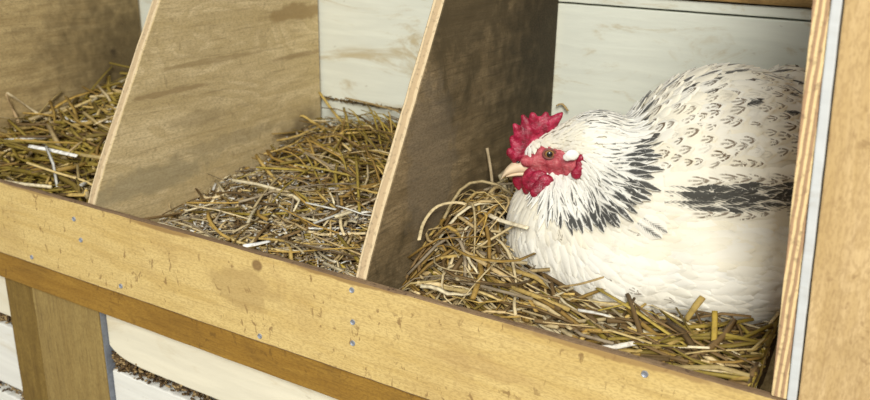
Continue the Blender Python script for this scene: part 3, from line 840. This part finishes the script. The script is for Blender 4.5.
for k in range(110):                      # loose curls heaped between the dark divider and the breast
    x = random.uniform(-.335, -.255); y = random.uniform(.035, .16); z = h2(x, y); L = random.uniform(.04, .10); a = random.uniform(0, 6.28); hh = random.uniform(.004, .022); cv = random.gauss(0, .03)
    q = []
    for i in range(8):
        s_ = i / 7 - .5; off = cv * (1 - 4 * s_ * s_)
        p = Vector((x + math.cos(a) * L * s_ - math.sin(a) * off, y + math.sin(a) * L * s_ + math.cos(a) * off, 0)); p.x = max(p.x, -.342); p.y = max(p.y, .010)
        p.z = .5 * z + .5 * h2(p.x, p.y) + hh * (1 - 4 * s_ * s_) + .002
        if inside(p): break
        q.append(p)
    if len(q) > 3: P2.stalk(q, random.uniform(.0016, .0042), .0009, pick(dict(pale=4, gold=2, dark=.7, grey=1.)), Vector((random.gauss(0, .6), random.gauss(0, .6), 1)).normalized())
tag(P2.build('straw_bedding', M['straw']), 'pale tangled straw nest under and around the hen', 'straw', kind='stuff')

# singled-out stalks that stand clear of the bedding
def A0(px, py, y):
    p = aty(px, py, y); return p if p.x > -.972 else atx(px, py, -.972)
def A2(px, py, y):
    p = aty(px, py, y); return p if p.x > -.342 else atx(px, py, -.342)
def stalk(pts, wd, col, label, th=.4, up_=None, name='straw_stalk', cat='straw stalk'):
    P = Pile(); q = []
    n = len(pts)
    for i in range(n - 1):                       # smooth path through the points
        p0, p1, p2, p3 = pts[max(i - 1, 0)], pts[i], pts[i + 1], pts[min(i + 2, n - 1)]
        for k in range(4):
            t = k / 4
            q.append(.5 * ((2 * p1) + (p2 - p0) * t + (2 * p0 - 5 * p1 + 4 * p2 - p3) * t * t + (3 * p1 - p0 - 3 * p2 + p3) * t ** 3))
    q.append(pts[-1]); P.stalk(q, wd, wd * th, col, up_ or Vector((0, -.6, 1)).normalized(), .3, 6)
    return tag(P.build(name, M['straw']), label, cat)
Z = lambda px, py, dz: atz(px, py, dz)
stalk([Z(29, 146, -.253), Z(50, 150, -.254), Z(77, 156, -.255)], .0050, (.92, .90, .84), 'short bright white stalk lying on the left box straw')
stalk([A0(7, 93, .20), A0(40, 115, .20), A0(80, 139, .16)], .0046, (.78, .66, .42), 'long pale stalk slanting across the left nest box')
stalk([A0(48, 106, .30), A0(66, 104, .31), A0(84, 99, .30)], .0034, (.70, .58, .36), 'tan stalk sticking up by the left box back corner')
stalk([A0(6, 94, .19), A0(18, 122, .15), A0(33, 158, .11)], .0048, (.55, .40, .22), 'brown stalk standing steeply at the far left')
stalk([A0(0, 152, .10), A0(50, 158, .105), A0(100, 162, .11)], .0036, (.74, .58, .36), 'long tan stalk lying level across the left box')
stalk([aty(286, 138, .30), aty(299, 116, .31), aty(316, 124, .31), aty(348, 140, .30)], .0034, (.56, .40, .12), 'golden arched stalk before the middle box back wall')
stalk([aty(319, 92, .343), aty(340, 120, .33), aty(372, 150, .31)], .0034, (.50, .36, .10), 'thin olive stalk leaning on the white boards of the middle box')
stalk([aty(345, 98, .347), aty(372, 104, .344), aty(398, 111, .34)], .0028, (.34, .24, .10), 'dark thin stalk along the board joint of the middle box')
stalk([Z(243, 246, -.274), Z(256, 244, -.273), Z(270, 241, -.274)], .0046, (.93, .92, .88), 'white flake lying near the front of the middle box', .15, name='white_flake', cat='flake')
stalk([A2(419, 240, .06), A2(424, 222, .09), A2(438, 206, .10), A2(462, 203, .12), A2(484, 215, .12)], .0034, (.76, .62, .36), 'arched pale stalk looping beside the dark divider')
stalk([aty(482, 211, .11), aty(500, 220, .10), aty(528, 228, .085)], .0042, (.86, .76, .54), 'pale broad stalk poking at the white breast of the hen')
stalk([A2(487, 148, .20), A2(491, 172, .19), A2(494, 205, .16)], .0030, (.42, .33, .20), 'thin grey-brown stalk upright behind the beak')
stalk([aty(558, 287, .055), aty(580, 284, .050), aty(604, 277, .052)], .0022, (.45, .32, .14), 'thin brown stalk across the lower breast feathers')
stalk([Z(588, 348, -.2745), Z(612, 347, -.2735), Z(643, 341, -.274)], .0046, (.90, .86, .76), 'whitish stalk lying on the front board edge below the hen')
stalk([aty(715, 311, .062), aty(714, 345, .045), aty(711, 379, .032)], .0042, (.42, .29, .05), 'olive stalk standing upright in front of the hen')
stalk([aty(703, 297, .060), aty(695, 307, .055), aty(686, 320, .055)], .0052, (.44, .31, .09), 'short thick olive stub against the belly of the hen')
stalk([aty(556, 106, .348), aty(562, 104, .350), aty(568, 111, .348)], .0026, (.40, .28, .12), 'small curled straw bit on the back wall above the hen')

# gnawed debris packed in the gap of the lower wall
P = Pile()
for (xa, xb) in ((-1.2, -.845), (-.679, -.30)):
    for k in range(2000):
        x = random.uniform(xa, xb)
        if k % 3 == 0 and xa > -.7: x = -.679 + abs(random.gauss(0, .012))
        zz = CAMZ - .4530 + random.gauss(0, .0042) + (.015 * math.exp(-(x + .680) / .016) * random.random() if xa > -.7 else 0)
        if k % 2: zz -= .0965 if random.random() < .5 else 0
        p = Vector((x, .020 + random.random() * .016, zz)); d = Vector((random.gauss(0, 1), random.gauss(0, .6), random.gauss(0, .5))).normalized() * random.uniform(.001, .0032)
        P.stalk([p - d, p, p + d], .0030, .0022, random.choice([(.09, .055, .025), (.13, .08, .035), (.24, .15, .06), (.05, .03, .018), (.40, .28, .13), (.07, .045, .02)]))
tag(P.build('gap_debris', M['straw']), 'dark crumbs and chaff packed in the gaps between the lower white planks', 'debris', kind='stuff')

P = Pile()
for k in range(900):                      # dust and chaff caught on the board joint of the back wall
    x = random.uniform(-1.1, -.1); d = Vector((random.gauss(0, 1.6), random.gauss(0, .5), random.gauss(0, .4))).normalized() * random.uniform(.001, .005)
    p = Vector((x, .3545 + random.random() * .002, CAMZ - .2288 + abs(random.gauss(0, .0012))))
    P.stalk([p - d, p, p + d], .0018, .0012, random.choice([(.12, .08, .03), (.22, .15, .06), (.34, .24, .10), (.07, .05, .03)]))
tag(P.build('ledge_chaff', M['straw']), 'brown dust and chaff caught along the joint of the white back boards', 'chaff', kind='stuff')
